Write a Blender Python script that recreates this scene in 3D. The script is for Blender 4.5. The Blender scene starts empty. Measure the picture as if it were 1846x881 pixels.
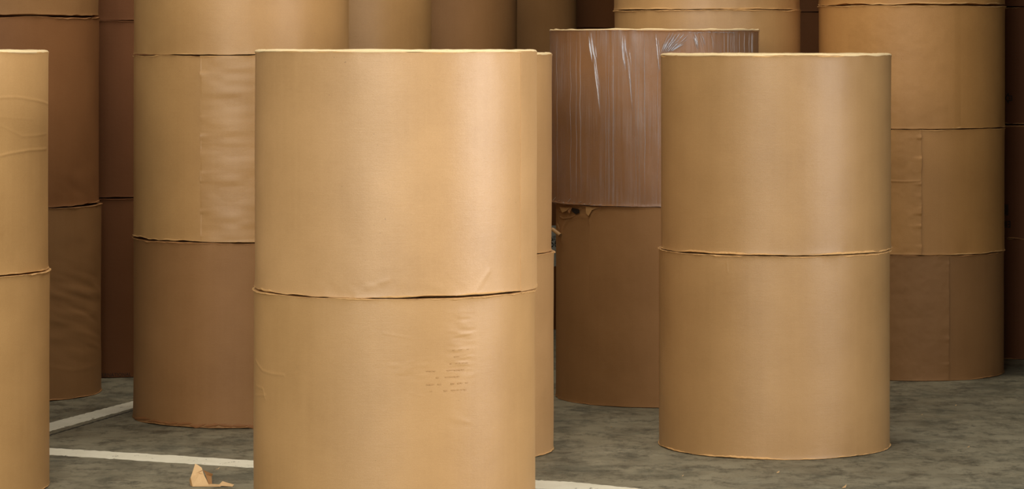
import bpy, math, random
import numpy as np
from mathutils import Vector

# ------------------------------------------------------------------ camera, world, lights, exposure
W, HGT = 1846, 881
F = 5450.0            # focal length in pixels
HOR = 80.0            # image row of the horizon
CX = W / 2
RH = 1.10             # height of a tall roll
ZC = 2.035 * RH       # eye height
sc = bpy.context.scene
cam = bpy.data.cameras.new('camera')
cam.sensor_width = 36.0
cam.lens = F / W * 36.0
cam.shift_y = -(HGT / 2 - HOR) / W
cam.clip_end = 200
camo = bpy.data.objects.new('camera', cam)
camo.location = (0, 0, ZC)
camo.rotation_euler = (math.pi / 2, 0, 0)
sc.collection.objects.link(camo)
sc.camera = camo

world = bpy.data.worlds.new('daylight')
sc.world = world
world.use_nodes = True
bg = world.node_tree.nodes['Background']
bg.inputs['Color'].default_value = (0.93, 0.97, 1.0, 1)
bg.inputs['Strength'].default_value = 0.60

def area(name, loc, target, sx, sy, power, col):
    l = bpy.data.lights.new(name, 'AREA')
    l.shape = 'RECTANGLE'; l.size = sx; l.size_y = sy
    l.energy = power; l.color = col
    o = bpy.data.objects.new(name, l)
    o.location = loc
    o.rotation_euler = (Vector(target) - Vector(loc)).to_track_quat('-Z', 'Y').to_euler()
    sc.collection.objects.link(o)
    return o

area('bay_door_daylight', (-2.8, 0.4, 5.0), (-0.2, 17.5, 1.1), 6.0, 3.4, 1080, (1.0, 0.91, 0.78))
side = area('side_door_daylight', (6.6, 11.8, 2.7), (-0.4, 14.2, 1.5), 1.7, 3.4, 138, (1.0, 0.94, 0.90))
side.data.spread = math.radians(105)
area('skylight_front', (-1.0, 13.5, 6.6), (-1.0, 13.5, 0.0), 6.0, 4.0, 200, (1.0, 0.93, 0.82))
area('skylight_rear', (0.2, 19.0, 6.6), (0.2, 19.6, 0.0), 4.0, 2.0, 150, (1.0, 0.90, 0.76))

vs = sc.view_settings
sc.display_settings.display_device = 'sRGB'
vs.view_transform = 'Standard'
vs.look = 'None'
vs.exposure = 0.0
vs.gamma = 1.0
vs.use_curve_mapping = False

# ------------------------------------------------------------------ helpers
def sstep(t): return t * t * (3 - 2 * t)

def vnoise(u, v, nu, nv, seed):
    """value noise, periodic in u (0..1), v in units of 1; returns -1..1"""
    rng = np.random.RandomState(seed)
    nvi = int(math.ceil(nv)) + 3
    g = rng.uniform(-1, 1, (nvi, nu))
    x = (u % 1.0) * nu
    y = np.clip(v, 0, 1) * nv
    xi = np.floor(x).astype(int); yi = np.floor(y).astype(int)
    fx = sstep(x - xi); fy = sstep(y - yi)
    x0 = xi % nu; x1 = (xi + 1) % nu
    y0 = np.clip(yi, 0, nvi - 1); y1 = np.clip(yi + 1, 0, nvi - 1)
    return (g[y0, x0] * (1 - fx) + g[y0, x1] * fx) * (1 - fy) + (g[y1, x0] * (1 - fx) + g[y1, x1] * fx) * fy

def new_mesh(name, verts, faces, mat, uvs=None, parent=None, smooth=True):
    me = bpy.data.meshes.new(name)
    me.from_pydata([tuple(v) for v in verts], [], [tuple(f) for f in faces])
    me.update()
    if uvs is not None:
        ul = me.uv_layers.new(name='UVMap')
        ul.data.foreach_set('uv', np.asarray(uvs, dtype=np.float32).ravel())
    if smooth:
        me.polygons.foreach_set('use_smooth', [True] * len(me.polygons))
    me.materials.append(mat)
    o = bpy.data.objects.new(name, me)
    sc.collection.objects.link(o)
    if parent is not None: o.parent = parent
    return o

def tag(o, label, cat, group=None, kind=None):
    if label: o['label'] = label
    if cat: o['category'] = cat
    if group: o['group'] = group
    if kind: o['kind'] = kind
    return o

def ground(px, py, z=0.0):
    d = F * (ZC - z) / (py - HOR)
    return ((px - CX) / F * d, d, z)

# ------------------------------------------------------------------ materials
def N(nt, t, **kw):
    n = nt.nodes.new(t)
    for k, v in kw.items(): setattr(n, k, v)
    return n

def mixcol(nt, fac, a, b, mode='MIX'):
    m = N(nt, 'ShaderNodeMix', data_type='RGBA', blend_type=mode)
    for sock, val in ((m.inputs[0], fac), (m.inputs[6], a), (m.inputs[7], b)):
        if isinstance(val, bpy.types.NodeSocket): nt.links.new(val, sock)
        elif isinstance(val, (int, float)): sock.default_value = val
        else: sock.default_value = (*val, 1) if len(val) == 3 else val
    return m.outputs[2]

def math_(nt, op, a, b=None, clamp=False):
    m = N(nt, 'ShaderNodeMath', operation=op, use_clamp=clamp)
    for i, val in enumerate((a, b)):
        if val is None: continue
        if isinstance(val, bpy.types.NodeSocket): nt.links.new(val, m.inputs[i])
        else: m.inputs[i].default_value = val
    return m.outputs[0]

def noise(nt, vec, scale, detail=4, rough=0.6, mapping=None):
    if mapping:
        mp = N(nt, 'ShaderNodeMapping'); mp.inputs['Scale'].default_value = mapping
        nt.links.new(vec, mp.inputs[0]); vec = mp.outputs[0]
    n = N(nt, 'ShaderNodeTexNoise'); n.inputs['Scale'].default_value = scale
    n.inputs['Detail'].default_value = detail; n.inputs['Roughness'].default_value = rough
    nt.links.new(vec, n.inputs['Vector'])
    return n.outputs['Fac']

def ramp(nt, fac, lo, hi):
    r = N(nt, 'ShaderNodeMapRange'); nt.links.new(fac, r.inputs[0])
    r.inputs[1].default_value = lo; r.inputs[2].default_value = hi
    return r.outputs[0]

def base_mat(name):
    m = bpy.data.materials.new(name); m.use_nodes = True
    nt = m.node_tree
    return m, nt, nt.nodes['Principled BSDF']

def srgb(r, g, b):
    f = lambda c: (c / 255 / 12.92) if c / 255 <= 0.04045 else ((c / 255 + 0.055) / 1.055) ** 2.4
    return (f(r), f(g), f(b))

def kraft(name, col, rough=0.55, spec=0.35, blotch=0.25, line=0.10, warm=1.0, bump=0.25):
    m, nt, bs = base_mat(name)
    uv = N(nt, 'ShaderNodeUVMap').outputs[0]
    oi = N(nt, 'ShaderNodeObjectInfo')
    add = N(nt, 'ShaderNodeVectorMath', operation='ADD')
    sc_ = N(nt, 'ShaderNodeVectorMath', operation='SCALE'); sc_.inputs['Scale'].default_value = 7.0
    nt.links.new(oi.outputs['Location'], sc_.inputs[0])
    nt.links.new(uv, add.inputs[0]); nt.links.new(sc_.outputs[0], add.inputs[1])
    v = add.outputs[0]
    c = np.array(col)
    dark = tuple(c * np.array([0.80, 0.72, 0.60])); lite = tuple(np.minimum(c * np.array([1.14, 1.16, 1.2]), 1))
    big = ramp(nt, noise(nt, v, 2.2, 3, 0.55), 0.3, 0.7)
    col1 = mixcol(nt, big, tuple(c * (1 - blotch * np.array([0.5, 0.6, 0.75]))), tuple(c * (1 + blotch * 0.4)))
    lines = ramp(nt, noise(nt, v, 1.0, 5, 0.7, (6, 230, 1)), 0.32, 0.68)         # fibre lines round the roll
    col2 = mixcol(nt, math_(nt, 'MULTIPLY', lines, line), col1, dark)
    mid = ramp(nt, noise(nt, v, 40.0, 5, 0.75), 0.35, 0.7)
    col3 = mixcol(nt, math_(nt, 'MULTIPLY', mid, 0.22), col2, lite)
    fine = ramp(nt, noise(nt, v, 170.0, 4, 0.85), 0.35, 0.72)
    col4 = mixcol(nt, math_(nt, 'MULTIPLY', fine, 0.42), col3, dark)
    vert = ramp(nt, noise(nt, v, 1.0, 3, 0.6, (26, 0.7, 1)), 0.42, 0.75)          # soft upright bands
    col5 = mixcol(nt, math_(nt, 'MULTIPLY', vert, 0.16), col4, lite)
    spk = ramp(nt, noise(nt, v, 70.0, 1, 0.5), 0.80, 0.84)
    col6 = mixcol(nt, math_(nt, 'MULTIPLY', spk, 0.5), col5, tuple(c * 0.3))
    nt.links.new(col6, bs.inputs['Base Color'])
    bs.inputs['Roughness'].default_value = rough
    bs.inputs['Specular IOR Level'].default_value = spec
    h = math_(nt, 'ADD', math_(nt, 'MULTIPLY', fine, 0.5), math_(nt, 'MULTIPLY', lines, 0.25))
    h = math_(nt, 'ADD', h, math_(nt, 'MULTIPLY', noise(nt, v, 14, 4, 0.6, (1, 1.6, 1)), 1.6))
    b = N(nt, 'ShaderNodeBump'); b.inputs['Strength'].default_value = bump; b.inputs['Distance'].default_value = 0.002
    nt.links.new(h, b.inputs['Height']); nt.links.new(b.outputs[0], bs.inputs['Normal'])
    return m

M = {}
M['gold'] = kraft('golden_kraft_paper', srgb(196, 156, 104), 0.43, 0.75)
M['gold_pale'] = kraft('pale_kraft_paper', srgb(203, 163, 113), 0.43, 0.75)
M['buff'] = kraft('buff_kraft_paper', srgb(174, 139, 93), 0.42, 0.6)
M['tawny'] = kraft('tawny_kraft_paper', srgb(190, 143, 86), 0.5, 0.4)
M['olive'] = kraft('olive_kraft_paper', srgb(206, 165, 110), 0.5, 0.4)
M['tan'] = kraft('tan_kraft_paper', srgb(190, 150, 98), 0.42, 0.55)
M['brown'] = kraft('brown_kraft_paper', srgb(154, 115, 74), 0.55, 0.3)
M['umber'] = kraft('umber_kraft_paper', srgb(160, 120, 77), 0.6, 0.25)
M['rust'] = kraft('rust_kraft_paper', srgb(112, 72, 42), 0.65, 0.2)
M['cocoa'] = kraft('cocoa_kraft_paper', srgb(144, 100, 62), 0.6, 0.25)
M['board'] = kraft('grey_brown_board', srgb(168, 124, 82), 0.6, 0.25, line=0.1)
M['fold'] = kraft('lit_fold_paper', srgb(214, 172, 116), 0.6, 0.3)  # same paper made paler, painting in the top light crimped edges catch
M['fold_dark'] = kraft('lit_brown_fold_paper', srgb(176, 130, 84), 0.6, 0.3)  # edges of the darker rolls, lightened the same way for caught light
M['rim'] = kraft('lit_rim_paper', srgb(244, 220, 172), 0.6, 0.3, blotch=0.1, line=0.03)  # light from above on the top rims, put into a paler colour
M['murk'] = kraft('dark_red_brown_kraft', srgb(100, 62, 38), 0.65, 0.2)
M['torn'] = kraft('torn_paper_edge', srgb(222, 188, 140), 0.7, 0.2)

m, nt, bs = base_mat('black_print_and_shade'); bs.inputs['Base Color'].default_value = (0.006, 0.005, 0.005, 1); bs.inputs['Roughness'].default_value = 0.7; M['ink'] = m
geo = noise(nt, N(nt, 'ShaderNodeTexCoord').outputs['Object'], 60, 3)
nt.links.new(mixcol(nt, geo, (0.004, 0.003, 0.003), (0.02, 0.014, 0.01)), bs.inputs['Base Color'])

m, nt, bs = base_mat('grey_label_paper'); M['label'] = m
nt.links.new(mixcol(nt, noise(nt, N(nt, 'ShaderNodeTexCoord').outputs['Object'], 20, 3), srgb(150, 150, 140), srgb(178, 178, 166)), bs.inputs['Base Color'])
bs.inputs['Roughness'].default_value = 0.6

# stretch film
def film_mat(name, milk, gloss, rough, streak):
    m = bpy.data.materials.new(name); m.use_nodes = True; nt = m.node_tree; nt.nodes.clear()
    uv = N(nt, 'ShaderNodeUVMap').outputs[0]
    st = ramp(nt, noise(nt, uv, 1.0, 5, 0.7, (70, 1.6, 1)), 0.42, 0.75)
    st2 = ramp(nt, noise(nt, uv, 3.0, 3, 0.6), 0.35, 0.7)
    tr = N(nt, 'ShaderNodeBsdfTransparent'); tr.inputs[0].default_value = (0.96, 0.95, 0.95, 1)
    df = N(nt, 'ShaderNodeBsdfDiffuse'); df.inputs[0].default_value = (0.74, 0.72, 0.74, 1)
    gl = N(nt, 'ShaderNodeBsdfGlossy'); gl.inputs['Roughness'].default_value = rough
    gl.inputs[0].default_value = (0.95, 0.96, 1.0, 1)
    bmp = N(nt, 'ShaderNodeBump'); bmp.inputs['Strength'].default_value = 0.6; bmp.inputs['Distance'].default_value = 0.004
    nt.links.new(noise(nt, uv, 1.0, 6, 0.7, (55, 7, 1)), bmp.inputs['Height'])
    nt.links.new(bmp.outputs[0], gl.inputs['Normal'])
    m1 = N(nt, 'ShaderNodeMixShader')
    nt.links.new(math_(nt, 'ADD', math_(nt, 'MULTIPLY', math_(nt, 'MULTIPLY', st, st2), streak), milk, True), m1.inputs[0])
    nt.links.new(tr.outputs[0], m1.inputs[1]); nt.links.new(df.outputs[0], m1.inputs[2])
    m2 = N(nt, 'ShaderNodeMixShader')
    lw = N(nt, 'ShaderNodeLayerWeight'); lw.inputs[0].default_value = 0.25
    nt.links.new(math_(nt, 'ADD', math_(nt, 'MULTIPLY', lw.outputs['Fresnel'], 0.3), gloss, True), m2.inputs[0])
    nt.links.new(m1.outputs[0], m2.inputs[1]); nt.links.new(gl.outputs[0], m2.inputs[2])
    o = N(nt, 'ShaderNodeOutputMaterial'); nt.links.new(m2.outputs[0], o.inputs[0])
    return m
M['film'] = film_mat('clear_stretch_film', 0.015, 0.02, 0.25, 0.30)
M['film_fold'] = film_mat('bunched_stretch_film', 0.55, 0.3, 0.2, 0.5)

M['film_soft'] = film_mat('pleated_stretch_film', 0.28, 0.03, 0.45, 0.2)

# concrete
m, nt, bs = base_mat('stained_concrete'); M['concrete'] = m
co = N(nt, 'ShaderNodeTexCoord').outputs['Object']
n1 = ramp(nt, noise(nt, co, 0.9, 6, 0.6), 0.32, 0.68)
n2 = ramp(nt, noise(nt, co, 4.5, 8, 0.68, (0.8, 0.7, 1)), 0.42, 0.60)
n3 = ramp(nt, noise(nt, co, 7, 10, 0.8, (0.8, 0.55, 1)), 0.50, 0.62)
n4 = ramp(nt, noise(nt, co, 160, 3, 0.7), 0.3, 0.7)
n5 = ramp(nt, noise(nt, co, 1.7, 9, 0.75, (0.8, 0.8, 1)), 0.50, 0.62)
c = mixcol(nt, n1, srgb(116, 114, 97), srgb(150, 145, 122))
c = mixcol(nt, math_(nt, 'MULTIPLY', n2, 0.45), c, srgb(168, 162, 136))
c = mixcol(nt, math_(nt, 'MULTIPLY', n3, 0.75), c, srgb(66, 66, 54))
c = mixcol(nt, math_(nt, 'MULTIPLY', n5, 0.6), c, srgb(74, 78, 66))
c = mixcol(nt, math_(nt, 'MULTIPLY', n4, 0.25), c, srgb(96, 90, 76))
n6 = ramp(nt, noise(nt, co, 14, 9, 0.85, (0.8, 0.4, 1)), 0.56, 0.62)
c = mixcol(nt, math_(nt, 'MULTIPLY', n6, 0.6), c, srgb(58, 60, 50))
n7 = ramp(nt, noise(nt, co, 24, 7, 0.85, (0.6, 0.6, 1)), 0.63, 0.67)
c = mixcol(nt, math_(nt, 'MULTIPLY', n7, 0.7), c, srgb(186, 178, 150))
nt.links.new(c, bs.inputs['Base Color'])
nt.links.new(math_(nt, 'ADD', math_(nt, 'MULTIPLY', n2, 0.2), 0.5), bs.inputs['Roughness'])
bs.inputs['Specular IOR Level'].default_value = 0.35
b = N(nt, 'ShaderNodeBump'); b.inputs['Strength'].default_value = 0.5; b.inputs['Distance'].default_value = 0.004
nt.links.new(math_(nt, 'ADD', n3, math_(nt, 'MULTIPLY', n4, 0.3)), b.inputs['Height']); nt.links.new(b.outputs[0], bs.inputs['Normal'])

m, nt, bs = base_mat('worn_white_line_paint'); M['paint'] = m
co = N(nt, 'ShaderNodeTexCoord').outputs['Object']
c = mixcol(nt, ramp(nt, noise(nt, co, 6, 6, 0.7), 0.3, 0.7), srgb(232, 230, 206), srgb(250, 248, 228))
chip = ramp(nt, noise(nt, co, 16, 8, 0.75, (1, 0.45, 1)), 0.605, 0.64)
c = mixcol(nt, chip, c, srgb(112, 108, 94))
nt.links.new(c, bs.inputs['Base Color']); bs.inputs['Roughness'].default_value = 0.6

def plain(name, a, b_, scale=3, rough=0.8, mp=None):
    m, nt, bs = base_mat(name)
    co = N(nt, 'ShaderNodeTexCoord').outputs['Object']
    nt.links.new(mixcol(nt, noise(nt, co, scale, 5, 0.6, mp), a, b_), bs.inputs['Base Color'])
    bs.inputs['Roughness'].default_value = rough
    return m
M['wall'] = plain('dark_warehouse_panel', srgb(66, 58, 50), srgb(84, 74, 64))
M['ceil'] = plain('dark_roof_sheet', srgb(70, 66, 60), srgb(88, 82, 74))
M['crack'] = plain('dark_floor_seam', srgb(52, 50, 44), srgb(80, 76, 64), 12)
M['core'] = plain('core_tube_board', srgb(130, 96, 66), srgb(150, 112, 78), 30)

# ------------------------------------------------------------------ building shell
def box(name, x0, x1, y0, y1, z0, z1, mat):
    v = [(x, y, z) for x in (x0, x1) for y in (y0, y1) for z in (z0, z1)]
    f = [(0, 1, 3, 2), (4, 6, 7, 5), (0, 4, 5, 1), (2, 3, 7, 6), (0, 2, 6, 4), (1, 5, 7, 3)]
    o = new_mesh(name, v, f, mat, smooth=False)
    o['kind'] = 'structure'
    return o
box('floor', -9, 9, -1, 32, -0.15, 0, M['concrete'])
box('wall_back', -9, 9, 32, 32.2, 0, 7.2, M['wall'])
box('wall_left', -9.2, -9, 9, 32.2, 0, 7.2, M['wall'])
box('wall_front_light_block', 3.4, 9, 8.8, 9, 0, 7.2, M['wall'])  # unseen wall, added to keep sky light off the right-hand back stacks
box('wall_right', 9, 9.2, 9, 32.2, 0, 7.2, M['wall'])
box('ceiling', -9.2, 9.2, 9, 32.2, 7.2, 7.35, M['ceil'])

# ------------------------------------------------------------------ stacks of rolls
class Stack:
    def __init__(s, xl, xr, base):
        a1 = math.atan((xl - CX) / F); a2 = math.atan((xr - CX) / F)
        a = (a1 + a2) / 2; b = (a2 - a1) / 2
        s.df = F * ZC / (base - HOR)
        s.Dc = s.df / (math.cos(a) - math.sin(b))
        s.x = s.Dc * math.sin(a); s.y = s.Dc * math.cos(a)
        s.R = s.Dc * math.sin(b)
    def z(s, py): return ZC - (py - HOR) * s.df / F

def hit(px, py, cx, cy, R):
    """where the sight line through a pixel meets an upright cylinder: (theta, z)"""
    dx = (px - CX) / F; dz = -(py - HOR) / F
    A = dx * dx + 1; B = -2 * (dx * cx + cy); C_ = cx * cx + cy * cy - R * R
    disc = max(B * B - 4 * A * C_, 0)
    t = (-B - math.sqrt(disc)) / (2 * A)
    return math.atan2(t - cy, dx * t - cx), ZC + dz * t

class Roll:
    count = 0
    def __init__(s, st, z0, z1, mat, label, group, dx=0.0, dr=0.0, hi=0, seed=None, lump=0.002, flare=(0.006, 0.006),
                 wav=(0.005, 0.005), creases=(), zones=(), name='paper_roll', cat='paper roll', core=False, capmat=None, lip=0.006, rim=0.009):
        s.rim = rim
        s.lip = lip
        Roll.count += 1
        s.seed = seed or Roll.count * 17 + 3
        s.cx = st.x + dx; s.cy = st.y; s.R = st.R + dr; s.z0 = z0; s.H = z1 - z0
        s.mat = mat; s.lump = lump; s.flare = flare; s.wav = wav
        s.th0 = math.atan2(-s.cy, -s.cx)
        e = bpy.data.objects.new(name, None); sc.collection.objects.link(e)
        e.location = (s.cx, s.cy, z0); e.empty_display_size = 0.2
        tag(e, label, cat, group); s.root = e
        s.cr = []
        for pts, amp, wd in creases:
            q = [s.tz(px, py) for px, py in pts]
            s.cr.append((q, amp, wd))
        s.zn = []
        for (x0, y0, x1, y1, amp, fu, fv, slant) in zones:
            ta, za = s.tz(x0, y0); tb, zb = s.tz(x1, y1)
            s.zn.append(((ta + tb) / 2, abs(tb - ta) / 2, (za + zb) / 2, abs(zb - za) / 2, amp, fu, fv, slant))
        s.build(hi, core, capmat or mat)
    def tz(s, px, py):
        t, z = hit(px, py, s.cx, s.cy, s.R)
        return t, z - s.z0
    def rad(s, TH, Z):
        """radius of the wrapper at angle and height (arrays)"""
        u = (TH / (2 * math.pi)) % 1.0; v = np.clip(Z / s.H, 0, 1)
        sd = s.seed
        r = s.R + s.lump * (vnoise(u, v, 9, 2, sd) * 0.7 + vnoise(u, v, 23, 5, sd + 1) * 0.35 + vnoise(u, v, 60, 11, sd + 2) * 0.10)
        # drape waves that fade away from both ends
        db = Z; dt = s.H - Z
        w1 = vnoise(u, v * 0, 46, 1, sd + 3); w2 = vnoise(u, v * 0, 54, 1, sd + 4)
        f1 = 0.45 + 0.55 * np.abs(vnoise(u, v * 0, 31, 1, sd + 5)); f2 = 0.45 + 0.55 * np.abs(vnoise(u, v * 0, 37, 1, sd + 6))
        r = r + np.exp(-db / 0.055) * 0.0035 * w1 + np.exp(-dt / 0.045) * 0.003 * w2
        r = r + np.exp(-db / 0.010) * s.flare[0] * f1 + np.exp(-dt / 0.010) * s.flare[1] * f2
        for q, amp, wd in s.cr:
            best = np.full(TH.shape, 1e9)
            U = (TH - s.th0 + math.pi) % (2 * math.pi) - math.pi
            U = U * s.R
            for (ta, za), (tb, zb) in zip(q[:-1], q[1:]):
                ua = ((ta - s.th0 + math.pi) % (2 * math.pi) - math.pi) * s.R
                ub = ((tb - s.th0 + math.pi) % (2 * math.pi) - math.pi) * s.R
                dx, dz = ub - ua, zb - za
                L2 = dx * dx + dz * dz + 1e-9
                t = np.clip(((U - ua) * dx + (Z - za) * dz) / L2, 0, 1)
                d = np.hypot(U - ua - t * dx, Z - za - t * dz)
                best = np.minimum(best, d)
            r = r + amp * np.exp(-(best / wd) ** 2)
        for (tc, tw, zc, zw, amp, fu, fv, sl) in s.zn:
            du = ((TH - tc + math.pi) % (2 * math.pi) - math.pi)
            win = np.exp(-(du / (tw * 0.8)) ** 4 - ((Z - zc) / (zw * 0.85)) ** 4)
            vv = v + sl * du * s.R / s.H
            w = vnoise(u, (vv % 1.0), fu, fv, sd + 40) + 0.5 * vnoise(u, (vv % 1.0), fu * 2, fv * 2, sd + 41)
            r = r + win * amp * w
        return r
    def edges(s, TH):
        u = (TH / (2 * math.pi)) % 1.0; o = u * 0
        a = np.clip(0.5 + 0.6 * vnoise(u, o, 19, 1, s.seed + 7) + 0.3 * vnoise(u, o, 71, 1, s.seed + 8), 0.04, 1.3)
        b = np.clip(0.5 + 0.6 * vnoise(u, o, 17, 1, s.seed + 9) + 0.3 * vnoise(u, o, 83, 1, s.seed + 10), 0.04, 1.3)
        return a * s.wav[0], b * s.wav[1]
    def build(s, hi, core, capmat):
        nf, nb, nr = ((620, 110, 190) if hi == 2 else (360, 90, 90) if hi == 1 else (160, 60, 26))
        half = math.radians(98)
        th = np.concatenate([np.linspace(s.th0 - half, s.th0 + half, nf, endpoint=False),
                             np.linspace(s.th0 + half, s.th0 - half + 2 * math.pi, nb, endpoint=False)])
        n = len(th)
        near = np.array([0, .002, .005, .009, .014, .021, .03, .042])
        d = np.concatenate([near, np.linspace(.055, s.H - .055, nr), s.H - near[::-1]]) / s.H
        eb, et = s.edges(th)
        zb = eb + 0.002; zt = s.H - et - 0.002
        Z = zb[None, :] + d[:, None] * (zt - zb)[None, :]
        TH = np.broadcast_to(th[None, :], Z.shape)
        Rr = s.rad(TH, Z)
        # lip rings
        def ring(r, z): return (np.broadcast_to(np.asarray(r, float), th.shape), np.broadcast_to(np.asarray(z, float), th.shape))
        rows = [ring(s.R - 0.034, eb * 0.3 + 0.001), ring(s.R - 0.012, eb * 0.8 + 0.001), ring(Rr[0] - 0.0005, eb)]
        rows += [(Rr[i], Z[i]) for i in range(len(d))]
        rows += [ring(Rr[-1] - 0.0005, s.H - et), ring(s.R - 0.012, s.H - et * 0.8 - 0.001), ring(s.R - 0.034, s.H - et * 0.3 - 0.001)]
        V = np.zeros((len(rows), n, 3)); cs, sn = np.cos(th), np.sin(th)
        for i, (r, z) in enumerate(rows):
            V[i, :, 0] = r * cs; V[i, :, 1] = r * sn; V[i, :, 2] = z
        k = len(rows)
        idx = np.arange(k * n).reshape(k, n)
        nx = np.roll(idx, -1, axis=1)
        Fq = np.stack([idx[:-1], nx[:-1], nx[1:], idx[1:]], -1).reshape(-1, 4)
        uu = (th - s.th0) * s.R; uun = np.append(uu[1:], uu[0] + 2 * math.pi * s.R)
        zz = V[:, :, 2]; zzn = np.roll(zz, -1, axis=1)
        UV = np.zeros((k - 1, n, 4, 2))
        UV[..., 0, 0] = uu; UV[..., 3, 0] = uu; UV[..., 1, 0] = uun; UV[..., 2, 0] = uun
        UV[..., 0, 1] = zz[:-1]; UV[..., 1, 1] = zzn[:-1]; UV[..., 2, 1] = zzn[1:]; UV[..., 3, 1] = zz[1:]
        s.wrapper = new_mesh('wrapper', V.reshape(-1, 3), Fq, s.mat, UV.reshape(-1, 2), s.root)
        if hi:
            for top in (0, 1):
                tt = np.linspace(s.th0 - math.pi, s.th0 + math.pi, 900)
                uu2 = (tt / (2 * math.pi)) % 1.0
                e_b, e_t = s.edges(tt)
                sd = s.seed + 200 + top * 9
                pres = np.clip(0.5 + 0.9 * vnoise(uu2, uu2 * 0, 21, 1, sd) + 0.5 * vnoise(uu2, uu2 * 0, 90, 1, sd + 1), 0.12, 1.2)
                wob = vnoise(uu2, uu2 * 0, 130, 1, sd + 2) + 0.8 * vnoise(uu2, uu2 * 0, 380, 1, sd + 3)
                hgt = s.lip * 0.5 * pres; dep = (s.lip * (0.55 + 0.6 * pres) + s.lip * 0.25 * wob) * ((0.35 if core and s.rim else 1.25) if top else 0.7)
                jag = 0.0012 * (1 + vnoise(uu2, uu2 * 0, 300, 1, sd + 4))
                zc_ = (s.H - e_t - hgt - jag) if top else (e_b + hgt + jag)
                rb = s.rad(tt, zc_) - 0.002
                prof = [(0, 1), (0.75, 0.85), (1, 0.1), (0.8, -0.8), (0.1, -1.6)]
                P = np.array([np.stack([(rb + dep * a) * np.cos(tt), (rb + dep * a) * np.sin(tt), (zc_ + hgt * b * (1 if top else -1))], -1) for a, b in prof])
                nn_ = len(tt); ix = np.arange(5 * nn_).reshape(5, nn_)
                qq = np.stack([ix[:-1, :-1], ix[1:, :-1], ix[1:, 1:], ix[:-1, 1:]], -1).reshape(-1, 4)
                if not top: qq = qq[:, ::-1]
                uvp = np.stack([np.broadcast_to(tt * s.R, (5, nn_)), P[:, :, 2]], -1).reshape(-1, 2)
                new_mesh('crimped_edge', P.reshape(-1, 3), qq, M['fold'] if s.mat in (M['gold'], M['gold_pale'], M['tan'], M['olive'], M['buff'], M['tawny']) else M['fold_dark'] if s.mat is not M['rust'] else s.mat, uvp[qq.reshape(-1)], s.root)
        # paper discs on both ends
        m_ = 96; ta = np.linspace(0, 2 * math.pi, m_, endpoint=False)
        for top in (1, 0):
            rs = [s.R - 0.030, s.R - 0.07, s.R * 0.6, s.R * 0.3, 0.055]
            vv = []; ff = []; uvs = []
            for i, r in enumerate(rs):
                for t in ta:
                    zz_ = 0.001 + (0.0012 * (1 + math.sin(5 * t + i * 2 + s.seed)) if 0 < i < 4 else 0)
                    if i == 0: zz_ = 0.004
                    vv.append((r * math.cos(t), r * math.sin(t), s.H - zz_ if top else zz_))
            for i in range(len(rs) - 1):
                for j in range(m_):
                    j2 = (j + 1) % m_
                    q = (i * m_ + j, (i + 1) * m_ + j, (i + 1) * m_ + j2, i * m_ + j2)
                    if not top: q = q[::-1]
                    ff.append(q); uvs += [(vv[a][0], vv[a][1]) for a in q]
            new_mesh('end_cap', vv, ff, capmat, uvs, s.root)
        if core and s.rim:
            tt = np.linspace(0, 2 * math.pi, 700); uu2 = tt / (2 * math.pi)
            w_ = 0.85 + 0.22 * vnoise(uu2, uu2 * 0, 34, 1, s.seed + 300) + 0.10 * vnoise(uu2, uu2 * 0, 110, 1, s.seed + 301)
            lo = s.H - 0.004 - 0.003 * vnoise(uu2, uu2 * 0, 40, 1, s.seed + 302)
            pf = [(s.R + 0.001, lo - 0.002), (s.R + 0.0035, lo), (s.R - 0.003, s.H + s.rim * 0.5 * w_), (s.R - 0.016, s.H + s.rim * 0.9 * w_), (s.R - 0.034, s.H + s.rim * w_), (s.R - 0.06, s.H + s.rim * 0.4 * w_), (s.R - 0.085, s.H - 0.001 + 0 * w_)]
            P = np.array([np.stack([r * np.cos(tt), r * np.sin(tt), z], -1) for r, z in pf]); nn_ = len(tt)
            ix = np.arange(len(pf) * nn_).reshape(len(pf), nn_)
            qq = np.stack([ix[:-1, :-1], ix[:-1, 1:], ix[1:, 1:], ix[1:, :-1]], -1).reshape(-1, 4)
            uvp = np.stack([np.broadcast_to(tt * s.R, (len(pf), nn_)), P[:, :, 2]], -1).reshape(-1, 2)
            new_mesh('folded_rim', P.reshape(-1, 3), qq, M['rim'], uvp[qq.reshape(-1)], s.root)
        if core:
            vv = []; ff = []
            prof = [(0.056, s.H - 0.002), (0.056, 0.02), (0.044, 0.02), (0.044, s.H - 0.002)]
            for r, z in prof:
                for j in range(40):
                    t = 2 * math.pi * j / 40; vv.append((r * math.cos(t), r * math.sin(t), z))
            for i in range(4):
                for j in range(40):
                    ff.append((i * 40 + j, i * 40 + (j + 1) % 40, ((i + 1) % 4) * 40 + (j + 1) % 40, ((i + 1) % 4) * 40 + j))
            new_mesh('core_tube', vv, ff, M['core'], None, s.root)
    def flap(s, x_edge, side, span, y_ref, wr=0.003, zlo=0.004, zhi=None, lift=0.006, mat=None, off=0.0025, nu=200, nv=160, wfreq=(70, 16), name='overlap_flap'):
        """the loose outer end of the wrapper: a curved sheet whose free edge is at pixel column x_edge"""
        zhi = s.H - 0.004 if zhi is None else zhi
        t0, _ = s.tz(x_edge, y_ref)
        U = np.linspace(0, 1, nu) ** 1.25; Vv = np.linspace(zlo, zhi, nv)
        TH, Z = np.meshgrid(t0 + side * span / s.R * U, Vv)
        edgew = 0.0025 * vnoise(Z / s.H * 0 + 0.5, Z / s.H, 3, 14, s.seed + 60) + 0.001 * vnoise(Z * 0 + .5, Z / s.H, 3, 60, s.seed + 61)
        TH = TH + (edgew / s.R) * (1 - np.broadcast_to(U, TH.shape))
        u = (TH / (2 * math.pi)) % 1.0; v = Z / s.H
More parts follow.
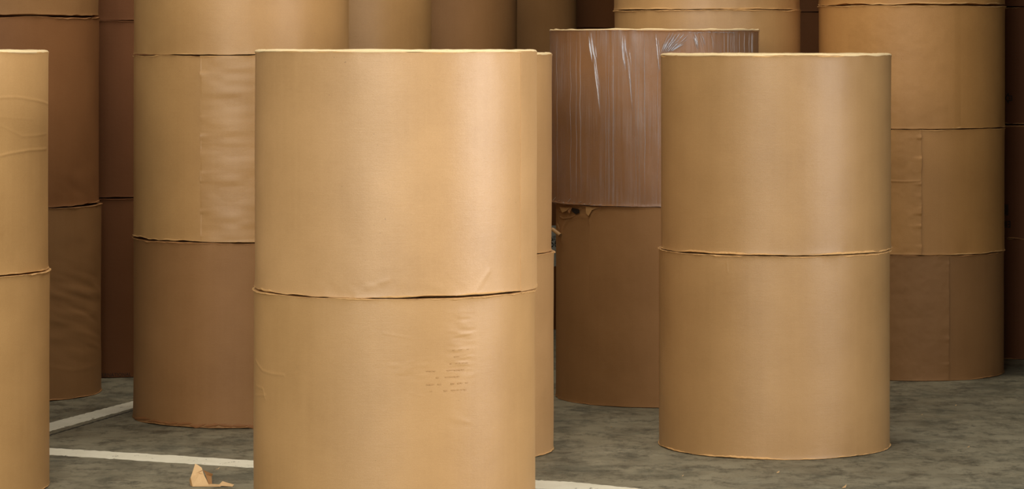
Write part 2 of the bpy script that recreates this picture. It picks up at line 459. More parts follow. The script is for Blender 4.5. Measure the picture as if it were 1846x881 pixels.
        D = np.broadcast_to(U, TH.shape) * span
        w = vnoise(u, v, wfreq[0], wfreq[1], s.seed + 62) + 0.5 * vnoise(u, v, wfreq[0] * 2, wfreq[1] * 2, s.seed + 63)
        tuft = np.clip(vnoise(u * 0 + .5, v, 3, 30, s.seed + 64), 0, 1) * np.exp(-D / 0.03)
        fade = np.clip(D / 0.01, 0.3, 1) * np.clip((span - D) / 0.12, 0, 1)
        endw = np.clip(np.minimum(Z, s.H - Z) / 0.02, 0.0, 1)
        r = s.rad(TH, Z) + off * np.clip((span - D) / 0.05, 0, 1) * np.ones_like(w) + endw * (np.clip(wr * w * fade, -off * 0.8, 1) + lift * tuft)
        X = r * np.cos(TH); Y = r * np.sin(TH)
        vts = np.stack([X, Y, Z], -1)
        dup = vts[:, :1].copy()
        inner = np.stack([(r[:, :1] - off - 0.004 - lift * 0) * np.cos(TH[:, :1]), (r[:, :1] - off - 0.004) * np.sin(TH[:, :1]), Z[:, :1]], -1)
        vts = np.concatenate([inner, dup, vts], 1); nn = nu + 2
        idx = np.arange(nv * nn).reshape(nv, nn)
        q = np.stack([idx[:-1, :-1], idx[:-1, 1:], idx[1:, 1:], idx[1:, :-1]], -1).reshape(-1, 4)
        q = q.reshape(nv - 1, nn - 1, 4); q = np.concatenate([q[:, :1], q[:, 2:]], 1).reshape(-1, 4)
        if side < 0: q = q[:, ::-1]
        tu = np.concatenate([TH[:, :1], TH[:, :1], TH], 1); zz = np.concatenate([Z[:, :1], Z[:, :1], Z], 1)
        uvv = np.stack([(tu - s.th0) * s.R + 3.3, zz], -1).reshape(-1, 2)
        return new_mesh(name, vts.reshape(-1, 3), q, mat or s.mat, uvv[q.reshape(-1)], s.root)
    def ridge(s, pts, width, height, mat, name, parent=None, off=0.001):
        """a soft raised strip laid on the wrapper along pixel points; returns verts/faces for merging"""
        q = [s.tz(px, py) for px, py in pts]
        vv = []; ff = []
        dense = []
        for (ta, za), (tb, zb) in zip(q[:-1], q[1:]):
            m_ = max(2, int(abs(zb - za) / 0.012) + int(abs(tb - ta) * s.R / 0.012) + 1)
            for i in range(m_): dense.append((ta + (tb - ta) * i / m_, za + (zb - za) * i / m_))
        dense.append(q[-1])
        n = len(dense)
        for i, (t, z) in enumerate(dense):
            a = dense[max(0, i - 1)]; b = dense[min(n - 1, i + 1)]
            du, dz = (b[0] - a[0]) * s.R, b[1] - a[1]
            L = math.hypot(du, dz) + 1e-9; nu_, nz_ = -dz / L, du / L
            taper = min(1, 4 * i / n + 0.1, 4 * (n - 1 - i) / n + 0.1)
            wv = width * taper * (0.7 + 0.5 * random.random())
            for k_, (o, h) in enumerate(((-1, 0), (-0.4, 0.8), (0.1, 1), (0.5, 0.6), (1, 0))):
                tt = t + nu_ * o * wv / s.R; zz = z + nz_ * o * wv
                rr = float(s.rad(np.array([tt]), np.array([zz]))[0]) + off + h * height * taper
                vv.append((rr * math.cos(tt), rr * math.sin(tt), zz))
        for i in range(n - 1):
            for k_ in range(4):
                a = i * 5 + k_; ff.append((a, a + 1, a + 6, a + 5))
        return vv, ff
    def decal(s, polys, px, py, mat, name, off=0.003, parent=None, z=None):
        """flat print (polygons in metres, origin at its centre) wrapped on the roll"""
        t0, z0 = s.tz(px, py)
        if z is not None: z0 = z
        vv = []; ff = []
        for p in polys:
            b = len(vv)
            for (a, c) in p:
                t = t0 + a / s.R; r = s.R + off
                vv.append((r * math.cos(t), r * math.sin(t), z0 + c))
            ff.append(tuple(range(b, b + len(p))))
        return new_mesh(name, vv, ff, mat, None, parent or s.root, smooth=False)

def text_polys(txt, size, sx=1.0):
    cu = bpy.data.curves.new('lettering', 'FONT'); cu.body = txt; cu.size = size; cu.align_x = 'CENTER'; cu.align_y = 'CENTER'; cu.resolution_u = 3
    o = bpy.data.objects.new('lettering', cu); sc.collection.objects.link(o)
    dg = bpy.context.evaluated_depsgraph_get()
    me = o.evaluated_get(dg).to_mesh()
    P = [[(me.vertices[i].co.x * sx, me.vertices[i].co.y) for i in p.vertices] for p in me.polygons]
    o.evaluated_get(dg).to_mesh_clear()
    bpy.data.objects.remove(o); bpy.data.curves.remove(cu)
    return P

def rect(x0, x1, y0, y1): return [(x0, y0), (x1, y0), (x1, y1), (x0, y1)]
def merge(name, parts, mat, parent):
    vv = []; ff = []
    for v, f in parts:
        b = len(vv); vv += v; ff += [tuple(i + b for i in q) for q in f]
    uv = [(math.atan2(vv[i][1], vv[i][0]) * 0.65, vv[i][2]) for q in ff for i in q]
    return new_mesh(name, vv, ff, mat, uv, parent)

GF = 'paper rolls stacked in the front row'
GM = 'paper rolls stacked in the middle row'
GB = 'paper rolls stacked at the back'

# --- A: the big stack left of centre
A = Stack(458.5, 966, 983)
zA = A.z(538)
a1 = Roll(A, 0, zA, M['gold'], 'large golden lower roll of the nearest centre stack, cut off by the photo bottom', GF, hi=2, dx=-0.003,
     creases=[([(461, 648), (474, 668), (492, 674), (512, 676)], 0.0022, 0.005), ([(462, 695), (474, 700), (478, 718)], 0.002, 0.005),
              ([(460, 712), (480, 712)], 0.0015, 0.004), ([(690, 600), (740, 609)], 0.0006, 0.004), ([(740, 709), (765, 714)], 0.0006, 0.003)],
     zones=[(800, 550, 862, 700, 0.0013, 60, 66, 0), (690, 640, 790, 690, 0.0005, 110, 70, 0), (795, 740, 860, 770, 0.0008, 40, 40, 0.3)])
M['ghost'] = kraft('faint_rubbed_print', srgb(189, 150, 101), 0.45, 0.5)
random.seed(21)
gp = []
for row in range(7):
    x = -0.11 if row > 2 else 0.0
    while x < 0.085:
        w_ = random.uniform(0.004, 0.014)
        if random.random() < 0.5: gp.append(rect(x, x + w_, 0.045 - row * 0.030 - random.uniform(.004, .007), 0.045 - row * 0.030))
        x += w_ + random.uniform(0.002, 0.008)
a1.decal(gp, 812, 648, M['ghost'], 'faint_rubbed_print', off=0.0028)['kind'] = 'stuff'
a2 = Roll(A, zA, A.z(92), M['gold_pale'], 'large pale golden paper roll on top of the nearest centre stack', GF, hi=2, dx=0.003, dr=0.0, core=True, rim=0.008, flare=(0.008, 0.004), wav=(0.008, 0.006),
     creases=[([(640, 535), (655, 520), (700, 505)], 0.0012, 0.012), ([(850, 532), (870, 505), (880, 490)], 0.0015, 0.014)],
     zones=[(520, 500, 900, 545, 0.0012, 60, 20, 0.3)])
a2.flap(938, 1, 0.42, 300, wr=0.0006, lift=0.001, off=0.0012, nu=60, nv=80)

# --- B: the stack cut by the left edge
B = Stack(-380, 88, 912)
zB = B.z(504)
Roll(B, 0, zB, M['olive'], 'lower smooth tan paper roll of the stack at the left photo edge', GF, hi=1, dx=0.004)
Roll(B, zB, B.z(93), M['olive'], 'upper creased tan paper roll of the stack at the left photo edge', GF, hi=2, dx=-0.003, core=True,
     creases=[([(0, 176), (30, 175), (60, 180), (86, 188)], 0.0022, 0.006), ([(0, 281), (20, 276), (50, 271), (84, 268)], 0.0025, 0.006),
              ([(0, 226), (40, 246), (84, 241)], 0.0012, 0.006), ([(0, 211), (60, 215)], 0.0008, 0.006)])

# --- F: the stack half hidden behind A
Fk = Stack(567, 996, 838)
zF = Fk.z(466)
Roll(Fk, 0, zF, M['gold_pale'], 'lower tan paper roll peeking out behind the right side of the big centre stack', GF, dx=0.006, hi=1)
Roll(Fk, zF, Fk.z(97.5), M['gold_pale'], 'upper tan paper roll peeking out behind the right side of the big centre stack', GF, dx=-0.004, hi=1, core=True)

# --- H: right-hand stack
Hs = Stack(1188, 1604, 829)
zH = Hs.z(461)
Roll(Hs, 0, zH, M['buff'], 'lower golden brown paper roll of the right-hand front stack, standing on the floor', GF, hi=2, seed=211, wav=(0.005, 0.004), lip=0.0075,
     creases=[([(1310, 470), (1312, 490)], 0.0008, 0.004)])
Roll(Hs, zH, Hs.z(99), M['buff'], 'upper golden brown paper roll of the right-hand front stack, bright rim on top', GF, hi=2, dx=0.009, dr=-0.001, core=True, flare=(0.009, 0.006), wav=(0.005, 0.005), lip=0.0075)

# --- C: middle-left stack
C = Stack(240.5, 628, 773)
zC1, zC2 = C.z(437), C.z(99)
c1 = Roll(C, 0, zC1, M['brown'], 'dull brown bottom roll of the mid-left stack, scuffed at its foot', GM, hi=1, wav=(0.006, 0.008))
film_parts = []
random.seed(4)
for i in range(9):
    x = 242 + i * 25; y0_ = 753 + 20 * math.sqrt(max(0, 1 - ((x + 14 - 434) / 193) ** 2)) - 5
    film_parts.append(c1.ridge([(x, y0_ + random.uniform(-3, 1)), (x + 14, y0_ + random.uniform(-2, 2)), (x + 30, y0_ + random.uniform(-3, 2))], 0.009, 0.004, None, ''))
for fp in film_parts: merge('tape_scrap', [fp], M['cocoa'], c1.root)
c2 = Roll(C, zC1, zC2, M['tan'], 'tan middle roll of the mid-left stack with a wrinkled overlapping seam', GM, hi=1, wav=(0.010, 0.008))
c2.flap(361, 1, 0.62, 270, wr=0.0028, lift=0.012, wfreq=(20, 15), nu=240, nv=220)
Roll(C, zC2, zC2 + RH, M['tan'], 'tan top roll of the mid-left stack, running out of the photo top', GM, hi=1, dx=0.003)

# --- D: far-left stack
D = Stack(-187, 181, 728)
zD1, zD2 = D.z(377), D.z(29)
Roll(D, 0, zD1, M['brown'], 'rippled olive brown bottom roll of the far-left stack behind the cut-off stack', GM, hi=1, dx=0.006, lump=0.004,
     creases=[([(88, 660), (130, 668), (178, 655)], 0.002, 0.01)],
     zones=[(60, 470, 190, 645, 0.0075, 12, 22, 0.25), (90, 380, 182, 470, 0.002, 20, 12, 0.2)])
Roll(D, zD1, zD2, M['cocoa'], 'dark brown middle roll of the far-left stack behind the cut-off stack', GM, hi=1, dx=-0.010, lump=0.004, wav=(0.014, 0.010), flare=(0.012, 0.008),
     zones=[(90, 290, 178, 365, 0.003, 22, 16, 0.3)])
Roll(D, zD2, zD2 + RH * 1.07, M['umber'], 'brown top roll of the far-left stack, running out of the photo top', GM, dx=-0.012, flare=(0.012, 0.006), wav=(0.014, 0.01))

# --- E: dark stack in the gap
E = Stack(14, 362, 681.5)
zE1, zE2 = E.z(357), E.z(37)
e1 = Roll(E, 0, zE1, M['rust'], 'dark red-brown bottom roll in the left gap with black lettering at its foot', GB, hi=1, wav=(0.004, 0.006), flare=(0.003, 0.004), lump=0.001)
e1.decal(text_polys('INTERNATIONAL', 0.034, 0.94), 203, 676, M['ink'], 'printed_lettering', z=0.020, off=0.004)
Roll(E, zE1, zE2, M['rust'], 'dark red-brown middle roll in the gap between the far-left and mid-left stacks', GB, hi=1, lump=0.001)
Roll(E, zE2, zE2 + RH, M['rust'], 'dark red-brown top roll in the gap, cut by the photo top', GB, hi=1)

# --- G: film-wrapped stack
G = Stack(992.5, 1367, 736)
zG1, zG2 = G.z(373), G.z(53)
g1 = Roll(G, 0, zG1, M['umber'], 'shaded brown roll with a torn top edge under the film-wrapped roll', GM, hi=1, dx=0.022, dr=-0.012,
     creases=[([(1012, 432), (1014, 412), (1024, 396), (1045, 388), (1058, 392)], 0.006, 0.010), ([(1062, 400), (1068, 385), (1080, 376)], 0.006, 0.009), ([(1064, 398), (1064, 428)], 0.0015, 0.006)])
# torn, curled scraps along its upper rim
random.seed(12)
tear = [g1.ridge([(1004 + i * 5.5, 377 + 3.5 * math.sin(i * 1.3) + random.uniform(-1, 1)) for i in range(11)], 0.013, 0.012, None, '', off=-0.002),
        g1.ridge([(1062, 375), (1100, 375.5), (1140, 376), (1188, 377)], 0.004, 0.006, None, '', off=0.0),
        g1.ridge([(1006, 388), (1016, 394), (1030, 392), (1044, 386)], 0.009, 0.008, None, '', off=-0.001),
        g1.ridge([(1004, 400), (1008, 412), (1006, 430)], 0.008, 0.006, None, '', off=-0.001)]
for k_, tr_ in enumerate(tear): merge('crumpled_fold', [tr_], M['umber'], g1.root)
def tri_flap(name, pix, lifts, mat):
    vv = []
    for (px, py), lf in zip(pix, lifts):
        t, z = g1.tz(px, py); r = g1.R + lf; vv.append((r * math.cos(t), r * math.sin(t), z))
    n = len(vv); back = [(x * 0.997, y * 0.997, z) for x, y, z in vv]
    ff = [tuple(range(n)), tuple(range(2 * n - 1, n - 1, -1))] + [(i, i + n, (i + 1) % n + n, (i + 1) % n) for i in range(n)]
    return new_mesh(name, vv + back, ff, mat, [(0.3 * i, 0.1 * i) for q in ff for i in q], g1.root, smooth=False)
tri_flap('torn_flap', [(1058, 372), (1082, 374), (1070, 378), (1065, 389), (1060, 384)], [.012, .010, .016, .022, .018], M['tan'])
tri_flap('torn_flap', [(1012, 373), (1030, 374), (1026, 380), (1018, 383)], [.012, .012, .022, .018], M['tan'])
tri_flap('torn_flap', [(1030, 374), (1034, 374), (1032, 384), (1028, 380)], [.012, .012, .024, .020], M['board'])
tri_flap('painted_hole_shade', [(1032, 374), (1046, 377), (1047, 383), (1041, 386), (1034, 381)], [.0115, .0125, .0125, .0125, .0115], M['ink'])  # black patch painting the shade inside the tear; nothing is cut out
# rolled-up curl of torn wrapper poking out
t_, z_ = g1.tz(1009, 419)
p0 = Vector((g1.R * math.cos(t_), g1.R * math.sin(t_), z_))
curl_a = p0 + Vector((0.004, -0.055, -0.012)); curl_b = p0 + Vector((-0.045, 0.0, 0.022))
ax = (curl_b - curl_a); L = ax.length; ax.normalize()
e1_ = ax.cross(Vector((0, 0, 1))).normalized(); e2_ = ax.cross(e1_)
vv = []; ff = []; nn = 40
for k_ in range(8):
    for j in range(nn):
        t = j / (nn - 1) * 2 * math.pi * 1.6; r = 0.014 - 0.005 * j / nn
        vv.append(tuple(curl_a + ax * (L * k_ / 7 + (0.003 * math.sin(t) if k_ == 0 else 0)) + e1_ * (r * math.cos(t)) + e2_ * (r * math.sin(t))))
for k_ in range(7):
    for j in range(nn - 1): ff.append((k_ * nn + j, k_ * nn + j + 1, (k_ + 1) * nn + j + 1, (k_ + 1) * nn + j))
cu = new_mesh('rolled_paper_curl', vv, ff, M['tan'], [(0, 0)] * (4 * len(ff)), g1.root)
g1.flap(1062, 1, 0.5, 560, wr=0.001, lift=0.001, off=0.002, nu=80, nv=80)

g2 = Roll(G, zG1, zG2, M['board'], 'brown roll wrapped in shiny clear stretch film on the middle stack', GM, hi=1, core=True, rim=0, cat='wrapped paper roll', name='film_wrapped_paper_roll',
          creases=[([(x, 60), (x, 365)], 0.002, 0.004) for x in (1044, 1104, 1162)])
# the film: a loose skin
nu, nv = 420, 120
TH, Z = np.meshgrid(np.linspace(0, 2 * math.pi, nu), np.linspace(0.001, g2.H - 0.001, nv))
u = TH / (2 * math.pi); v = Z / g2.H
rr = g2.rad(TH, Z) + 0.004 + 0.0025 * vnoise(u, v, 120, 3, 901) + 0.0015 * vnoise(u, v, 210, 6, 902) + 0.002 * vnoise(u + 0.06 * v, v, 60, 4, 903)
vts = np.stack([rr * np.cos(TH), rr * np.sin(TH), Z], -1).reshape(-1, 3)
idx = np.arange(nu * nv).reshape(nv, nu)
q = np.stack([idx[:-1, :-1], idx[:-1, 1:], idx[1:, 1:], idx[1:, :-1]], -1).reshape(-1, 4)
uvv = np.stack([TH * g2.R, Z], -1).reshape(-1, 2)
film = new_mesh('stretch_film', vts, q, M['film'], uvv[q.reshape(-1)], g2.root)
random.seed(9)
softs = []
folds = []
for x, w_ in ((1030, .0012), (1040, .0015), (1047, .0022), (1093, .0012), (1098, .0014), (1106, .0022), (1146, .0013), (1152, .0013), (1162.5, .0022), (1006, .001), (1186, .001)):
    pts = [(x + random.uniform(-1, 1) , 58 + i * 33) for i in range(10)]
    pts[-1] = (x, 362)
    softs.append(g2.ridge(pts, w_ * 1.1, 0.002, None, '', off=0.004))
def fan(x0, y0, x1, y1, n_, sp, w_):
    for i in range(n_):
        o = random.uniform(-sp, sp); t0 = random.uniform(0, 0.35); t1 = random.uniform(0.55, 1)
        xa, ya = x0 + (x1 - x0) * t0 + o, y0 + (y1 - y0) * t0
        xb, yb = x0 + (x1 - x0) * t1 + o, y0 + (y1 - y0) * t1
        folds.append(g2.ridge([(xa, max(ya, 57)), ((xa + xb) / 2 + random.uniform(-1, 1), (ya + yb) / 2), (xb, yb)], random.uniform(.5, 1) * w_, 0.005, None, '', off=0.006))
fan(1066, 58, 1076, 130, 7, 5, .0022)
fan(1070, 80, 1086, 210, 4, 3, .0016)
fan(1124, 58, 1131, 130, 6, 5, .0022)
fan(1132, 90, 1142, 210, 4, 3, .0016)
fan(1134, 80, 1140, 130, 3, 4, .0020)
fan(1183, 58, 1190, 130, 6, 4, .0025)
for i in range(44):
    k_ = i % 22
    xs, ys = 1191 + k_ * 0.9, 98 - k_ * 0.25
    xe, ye = 1203 + k_ * 2.1, 58 + max(0, k_ - 12) * 1.3
    t0 = random.uniform(0.0, 0.35) * (k_ % 3); t1 = min(1, t0 + random.uniform(0.35, 0.7)); t0 = min(t0, 0.8)
    folds.append(g2.ridge([(xs + (xe - xs) * t0, ys + (ye - ys) * t0), (xs + (xe - xs) * t1, ys + (ye - ys) * t1)], random.uniform(.0010, .0024), 0.006, None, '', off=0.006))
fan(1249, 57, 1259, 95, 7, 3, .0028)
fan(1262, 60, 1272, 97, 3, 3, .0014)
fan(1278, 60, 1284, 97, 1, 3, .0014)
for i in range(14):
    xa = 1240 + i * 6; folds.append(g2.ridge([(xa, 57 + random.uniform(0, 3)), (xa + random.uniform(5, 12), 57.5 + random.uniform(0, 3))], .002, .005, None, '', off=0.006))
for i in range(12):
    xa = random.uniform(1300, 1364); softs.append(g2.ridge([(xa, 58), (xa + random.uniform(-1, 1), 80), (xa, 98)], random.uniform(.0006, .0014), .003, None, '', off=0.005))
for i in range(10):
    xa = 998 + i * 9; folds.append(g2.ridge([(xa, 362 + i * .9), (xa + random.uniform(2, 7), 358 + random.uniform(-4, 6) + i * .9)], .0018, .004, None, '', off=0.006))
merge('film_pleats', softs, M['film_soft'], film)['kind'] = 'stuff'
merge('film_creases', folds, M['film_fold'], film)['kind'] = 'stuff'
# bright film rim folded over the top edge
th = np.linspace(0, 2 * math.pi, 500); uu_ = th / (2 * math.pi)
hz = 0.004 + 0.004 * np.clip(vnoise(uu_, uu_ * 0, 60, 1, 77), -0.6, 1)
prof = [(g2.R + 0.0045, g2.H - 0.005 + 0 * hz), (g2.R + 0.0055, g2.H - 0.001 + hz * 0.5), (g2.R + 0.002, g2.H + hz), (g2.R - 0.012, g2.H + hz * 0.6), (g2.R - 0.035, g2.H + 0 * hz + 0.001)]
V = np.array([np.stack([r * np.cos(th), r * np.sin(th), z], -1) for r, z in prof]); n = len(th)
idx = np.arange(len(prof) * n).reshape(len(prof), n)
q = np.stack([idx[:-1, :-1], idx[:-1, 1:], idx[1:, 1:], idx[1:, :-1]], -1).reshape(-1, 4)
uvv = np.stack([np.broadcast_to(th * .65, (len(prof), n)), V[:, :, 2]], -1).reshape(-1, 2)
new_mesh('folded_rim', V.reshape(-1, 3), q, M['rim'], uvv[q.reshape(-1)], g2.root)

# --- I: back right stack, shorter rolls
I = Stack(1475, 1811, 687)
zI = [0, I.z(460), I.z(233), I.z(9)]
i1 = Roll(I, 0, zI[1], M['brown'], 'brown bottom roll of the back right stack with an upright seam', GM, hi=1, dx=-0.004, wav=(0.004, 0.009))
i1.flap(1710, -1, 0.5, 570, wr=0.0012, lift=0.006, off=0.008)
i2 = Roll(I, zI[1], zI[2], M['tawny'], 'tan roll second from the floor in the back right stack with pocketed seam', GM, hi=1,
     creases=[([(1604, 326), (1632, 327), (1658, 326)], 0.003, 0.005)])
i2.flap(1661, -1, 0.40, 340, wr=0.0012, lift=0.010, off=0.007)
i3 = Roll(I, zI[2], zI[3], M['tawny'], 'wide tan roll third from the floor in the back right stack', GM, hi=1, dx=0.003)
i3.flap(1530, 1, 0.8, 60, wr=0.0008, lift=0.002, off=0.003)
Roll(I, zI[3], zI[3] + 0.82, M['tawny'], 'tan top roll of the back right stack, only its lower rim in view', GM, hi=1, dx=0.004, wav=(0.013, 0.01))

# --- J: back centre stack
J = Stack(1108, 1443, 683)
zJ = [0, J.z(458), J.z(237), J.z(17)]
Roll(J, 0, zJ[1], M['tan'], 'tan bottom roll of the back stack behind the film-wrapped roll', GB)
Roll(J, zJ[1], zJ[2], M['tan'], 'tan roll second from the floor behind the film-wrapped roll', GB)
Roll(J, zJ[2], zJ[3], M['gold'], 'golden roll seen just above the film-wrapped roll', GB, hi=1)
Roll(J, zJ[3], zJ[3] + 0.82, M['gold'], 'golden top roll of the back stack above the film-wrapped roll', GB, hi=1, dx=-0.004)

# --- K: black gap between J and I
K = Stack(1386, 1526, 560)
K.R = 0.62; K.x = 2.36; K.y = 24.6
zK = [0, 0.83, 1.66, ZC + (80 - 22) * 24.0 / F]
ords = ['bottom', 'second', 'third', 'top']
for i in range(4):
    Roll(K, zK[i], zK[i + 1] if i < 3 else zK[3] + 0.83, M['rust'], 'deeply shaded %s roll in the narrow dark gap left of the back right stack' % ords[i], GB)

# --- L: dark stack at the right edge
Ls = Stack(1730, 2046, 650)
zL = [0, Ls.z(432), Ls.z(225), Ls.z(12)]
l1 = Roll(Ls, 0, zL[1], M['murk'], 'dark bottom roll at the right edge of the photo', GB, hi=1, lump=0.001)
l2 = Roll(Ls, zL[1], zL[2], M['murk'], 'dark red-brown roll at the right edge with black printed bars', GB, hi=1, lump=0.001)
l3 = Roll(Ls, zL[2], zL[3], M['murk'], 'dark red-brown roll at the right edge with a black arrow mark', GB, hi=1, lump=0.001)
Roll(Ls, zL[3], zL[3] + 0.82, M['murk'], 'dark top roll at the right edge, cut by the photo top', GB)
def scale(P, k): return [[(a * k, b * k) for a, b in p] for p in P]
# outlined arrow pointing left, with a block inside
ar = [[(-.034, 0), (-.006, .036), (-.006, .026), (-.024, 0)], [(-.034, 0), (-.024, 0), (-.006, -.026), (-.006, -.036)],
      rect(-.008, -.001, .012, .036), rect(-.008, -.001, -.036, -.012), rect(-.004, .026, .012, .019), rect(-.004, .026, -.019, -.012),
      rect(.019, .026, -.019, .019), rect(.0, .012, -.006, .006)]
l3.decal(ar, 1819, 177, M['ink'], 'printed_arrow')
l2.decal([rect(-.03 + i * .011, -.023 + i * .011, -.04, .04) for i in range(5)], 1813, 378, M['ink'], 'printed_bars')
l2.decal([rect(-.03 + i * .012, -.022 + i * .012, -.024, .024) for i in range(3)] + [rect(.008, .03, .016, .024), rect(.008, .03, -.004, .004), rect(.008, .03, -.024, -.016), rect(.022, .03, -.024, .024)], 1815, 404, M['ink'], 'printed_bars')

# --- receding stacks behind the centre
def back_stack(right_px, Dcy, R, z1, z2, mats, what, hi=1, split=None):
    b = math.asin(R / Dcy); a = math.atan((right_px - CX) / F) - b
    s_ = Stack(500, 600, 600); s_.x = Dcy * math.sin(a); s_.y = Dcy * math.cos(a); s_.R = R
    rs = []
    for i, (za, zb) in enumerate(((0, z1), (z1, z2), (z2, z2 + RH))):
        rs.append(Roll(s_, za, zb, mats[i], '%s roll of %s' % (('bottom', 'middle', 'top')[i], what), GB, hi=hi if i == 2 else 0))
    return rs
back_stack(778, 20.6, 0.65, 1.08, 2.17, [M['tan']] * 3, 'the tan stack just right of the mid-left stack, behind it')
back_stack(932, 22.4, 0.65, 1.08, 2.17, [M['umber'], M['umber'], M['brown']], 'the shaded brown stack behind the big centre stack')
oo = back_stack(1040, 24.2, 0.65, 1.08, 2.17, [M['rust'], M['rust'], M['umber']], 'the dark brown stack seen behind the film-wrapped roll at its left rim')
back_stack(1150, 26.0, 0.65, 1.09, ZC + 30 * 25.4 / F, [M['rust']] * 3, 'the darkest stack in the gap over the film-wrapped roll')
# grey label on the roll seen through the slit
o2 = oo[0]
lab = o2.decal([rect(-.10 + i * .02, -.08 + i * .02, -.16, .16) for i in range(10)], 999, 443, M['label'], 'grey_label', off=0.004)
lab['label'] = 'grey label with dark print'
o2.decal(text_polys('NESS', 0.045), 999, 429, M['ink'], 'printed_lettering', off=0.006, parent=lab)
o2.decal(text_polys('56', 0.085), 998, 439, M['ink'], 'printed_lettering', off=0.006, parent=lab)

# ------------------------------------------------------------------ floor markings and seam
def strip(name, pts_top, pts_bot, z, mat, label, group, cat='floor marking'):
    n_ = 90
    def interp(P, t):
        x = P[0][0] + (P[-1][0] - P[0][0]) * t
        for (xa, ya), (xb, yb) in zip(P[:-1], P[1:]):
            if xa <= x <= xb: return x, ya + (yb - ya) * (x - xa) / (xb - xa)
        return P[-1]
    random.seed(len(label))
    vv = []; ff = []
    for i in range(n_):
        a = interp(pts_top, i / (n_ - 1)); b = interp(pts_bot, i / (n_ - 1))
        j1, j2 = random.uniform(-.5, .5), random.uniform(-.5, .5)
        A_ = ground(a[0], a[1] + j1, z); B_ = ground(b[0], b[1] + j2, z)
        vv += [A_, B_, (A_[0], A_[1], 0.0), (B_[0], B_[1], 0.0)]
    for i in range(n_ - 1):
        k = i * 4
        ff += [(k, k + 1, k + 5, k + 4), (k + 1, k + 3, k + 7, k + 5), (k + 2, k, k + 4, k + 6)]
    ff += [(0, 2, 3, 1), (4 * n_ - 4, 4 * n_ - 3, 4 * n_ - 1, 4 * n_ - 2)]
    o = new_mesh(name, vv, ff, mat, None, smooth=False)
    return tag(o, label, cat, group)
strip('painted_floor_line', [(-30, 792), (88, 762), (245, 721), (330, 700)], [(-30, 809), (88, 777), (245, 733.5), (330, 711)], 0.0015, M['paint'],
      'slanting worn white painted line running behind the brown roll of the mid-left stack', 'painted floor lines')
strip('painted_floor_line', [(-60, 797.5), (86, 806.5), (458, 829.5), (700, 846)], [(-60, 808.5), (86, 819), (458, 842.5), (700, 860)], 0.0015, M['paint'],
      'worn white painted line crossing the floor beside the torn paper scrap', 'painted floor lines')
strip('painted_floor_line', [(820, 852), (965, 865), (1030, 868), (1140, 879), (1300, 895)], [(820, 868), (965, 880), (1030, 884), (1140, 895), (1300, 912)], 0.0015, M['paint'],
      'chipped white painted line at the bottom edge right of the big centre stack', 'painted floor lines')
cr = strip('floor_seam', [(88, 783.4), (245, 737), (330, 714)], [(88, 785.4), (245, 738.6), (330, 715.4)], 0.0008, M['crack'],
      'dark crack in the concrete below the slanting painted line', None, 'crack')

# ------------------------------------------------------------------ torn paper on the floor
def sheet(name, pts, mat, parent, thick=0.0015, loc=(0, 0, 0)):
    """thin folded sheet: list of 3-D polygons in metres, given thickness"""
    vv = []; ff = []
    for P in pts:
        P = [Vector(p) for p in P]
        n = (P[1] - P[0]).cross(P[2] - P[0]).normalized() * thick
        b = len(vv); k = len(P)
        vv += [tuple(p) for p in P] + [tuple(p + n) for p in P]
        ff.append(tuple(range(b, b + k))); ff.append(tuple(range(b + 2 * k - 1, b + k - 1, -1)))
        for i in range(k): ff.append((b + i, b + k + i, b + k + (i + 1) % k, b + (i + 1) % k))
    uv = [(vv[i][0], vv[i][2]) for q in ff for i in q]
    o = new_mesh(name, vv, ff, mat, uv, parent, smooth=False)
    return o
gx, gy, _ = ground(348, 876)
pxm = gy / F
root = bpy.data.objects.new('torn_paper_scrap', None); sc.collection.objects.link(root)
root.location = (gx, gy, 0); tag(root, 'torn folded piece of tan cardboard lying on the floor beside the painted line', 'paper scrap')
k = pxm
fl = 0.002
main = [[(0, -.02, fl), (30 * k, -.01, fl), (22 * k, .035, 9.66 * k), (17 * k, .055, 19.32 * k), (10 * k, .06, 20.16 * k), (-6 * k, .045, 13.44 * k)],
        [(-6 * k, .045, 13.44 * k), (10 * k, .06, 20.16 * k), (14 * k, .065, 25.20 * k), (9 * k, .075, 31.08 * k), (1 * k, .08, 36.96 * k), (-2 * k, .07, 26.88 * k)],
        [(10 * k, .055, 20.16 * k), (17 * k, .055, 19.32 * k), (13 * k, .075, 29.40 * k), (4 * k, .08, 35.28 * k)]]
sheet('upright_flap', main, M['torn'], root)
sheet('side_fold', [[(0, -.02, fl), (-6 * k, .045, 13.44 * k), (-8 * k, .05, 8.40 * k), (-4 * k, .0, fl)]], M['tan'], root)
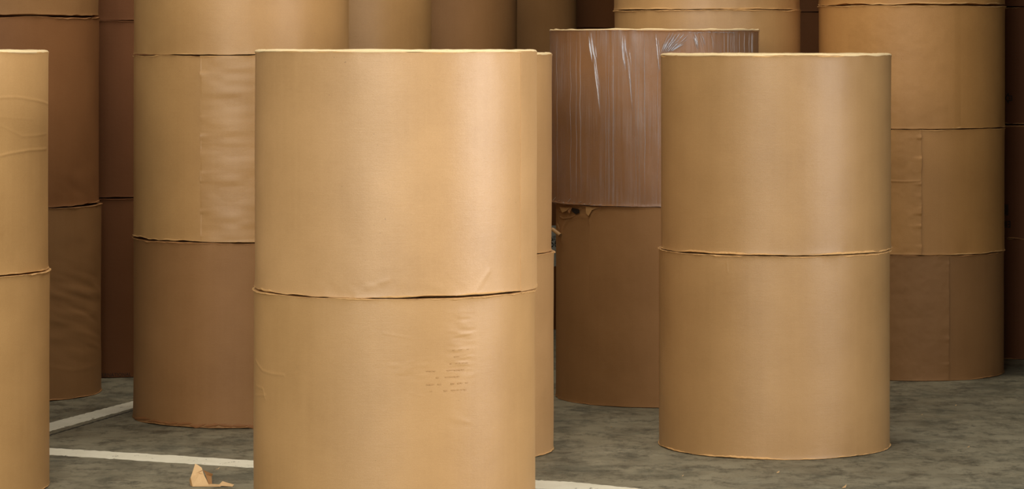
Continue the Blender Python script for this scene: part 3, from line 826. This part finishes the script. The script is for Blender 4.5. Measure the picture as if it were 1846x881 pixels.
sheet('flat_tail', [[(0, -.03, fl), (50 * k, -.03, fl), (56 * k, .0, 2.52 * k), (32 * k, .03, 2.10 * k), (4 * k, .02, fl)],
                    [(46 * k, -.015, 1.68 * k), (72 * k, -.03, fl), (74 * k, .0, 2.52 * k), (52 * k, .03, 7.14 * k)]], M['torn'], root)
sheet('rear_fold', [[(16 * k, .06, 26.04 * k), (33 * k, .08, 17.64 * k), (30 * k, .09, 11.76 * k), (20 * k, .07, 16.80 * k)], [(20 * k, .07, 16.80 * k), (30 * k, .09, 15.12 * k), (33 * k, .04, fl), (28 * k, .02, fl)]], M['umber'], root)
sheet('torn_strip', [[(3 * k, .035, 21.00 * k), (16 * k, .03, 27.72 * k), (19 * k, .03, 31.08 * k), (15 * k, .03, 26.04 * k)]], M['brown'], root)

random.seed(3)
bits = [(393, 846, .022, 'dark tipped paper fleck just below the painted line, behind the torn scrap'), (1522, 879, .03, 'pale chip on the floor at the bottom edge below the right-hand stack'),
        (1723, 731, .013, 'tiny pale fleck on the floor at right, closest to the back right stack'), (1662, 748, .012, 'tiny pale fleck on the floor right of the right-hand front stack'),
        (1746, 806, .014, 'tiny tan fleck lying alone on the open floor at lower right'), (1402, 852, .018, 'small white chip on the floor in front of the right-hand stack'),
        (1231, 858, .012, 'tiny white chip near the foot of the right-hand stack, at its left'), (1102, 770, .011, 'tiny pale fleck on the floor before the torn-rimmed brown roll'),
        (1843, 726, .012, 'tiny orange fleck on the floor at the right edge of the photo')]
for i, (px, py, s_, lab_) in enumerate(bits):
    x, y, _ = ground(px, py)
    P = []
    for j in range(5):
        t = 2 * math.pi * j / 5 + random.uniform(-.4, .4); r = s_ * random.uniform(.3, .55)
        P.append((r * math.cos(t), r * math.sin(t) * 1.2, 0.001 + (0.5 * s_ if j == 0 else 0.1 * s_ if j in (1, 4) else 0)))
    tri = [[P[0], P[1], P[4]], [P[1], P[2], P[3], P[4]]]
    o = sheet('paper_fleck', tri, M['torn'] if i != 8 else M['tan'], None)
    o.location = (x, y, 0.0)
    tag(o, lab_, 'paper fleck', 'paper flecks scattered on the floor')
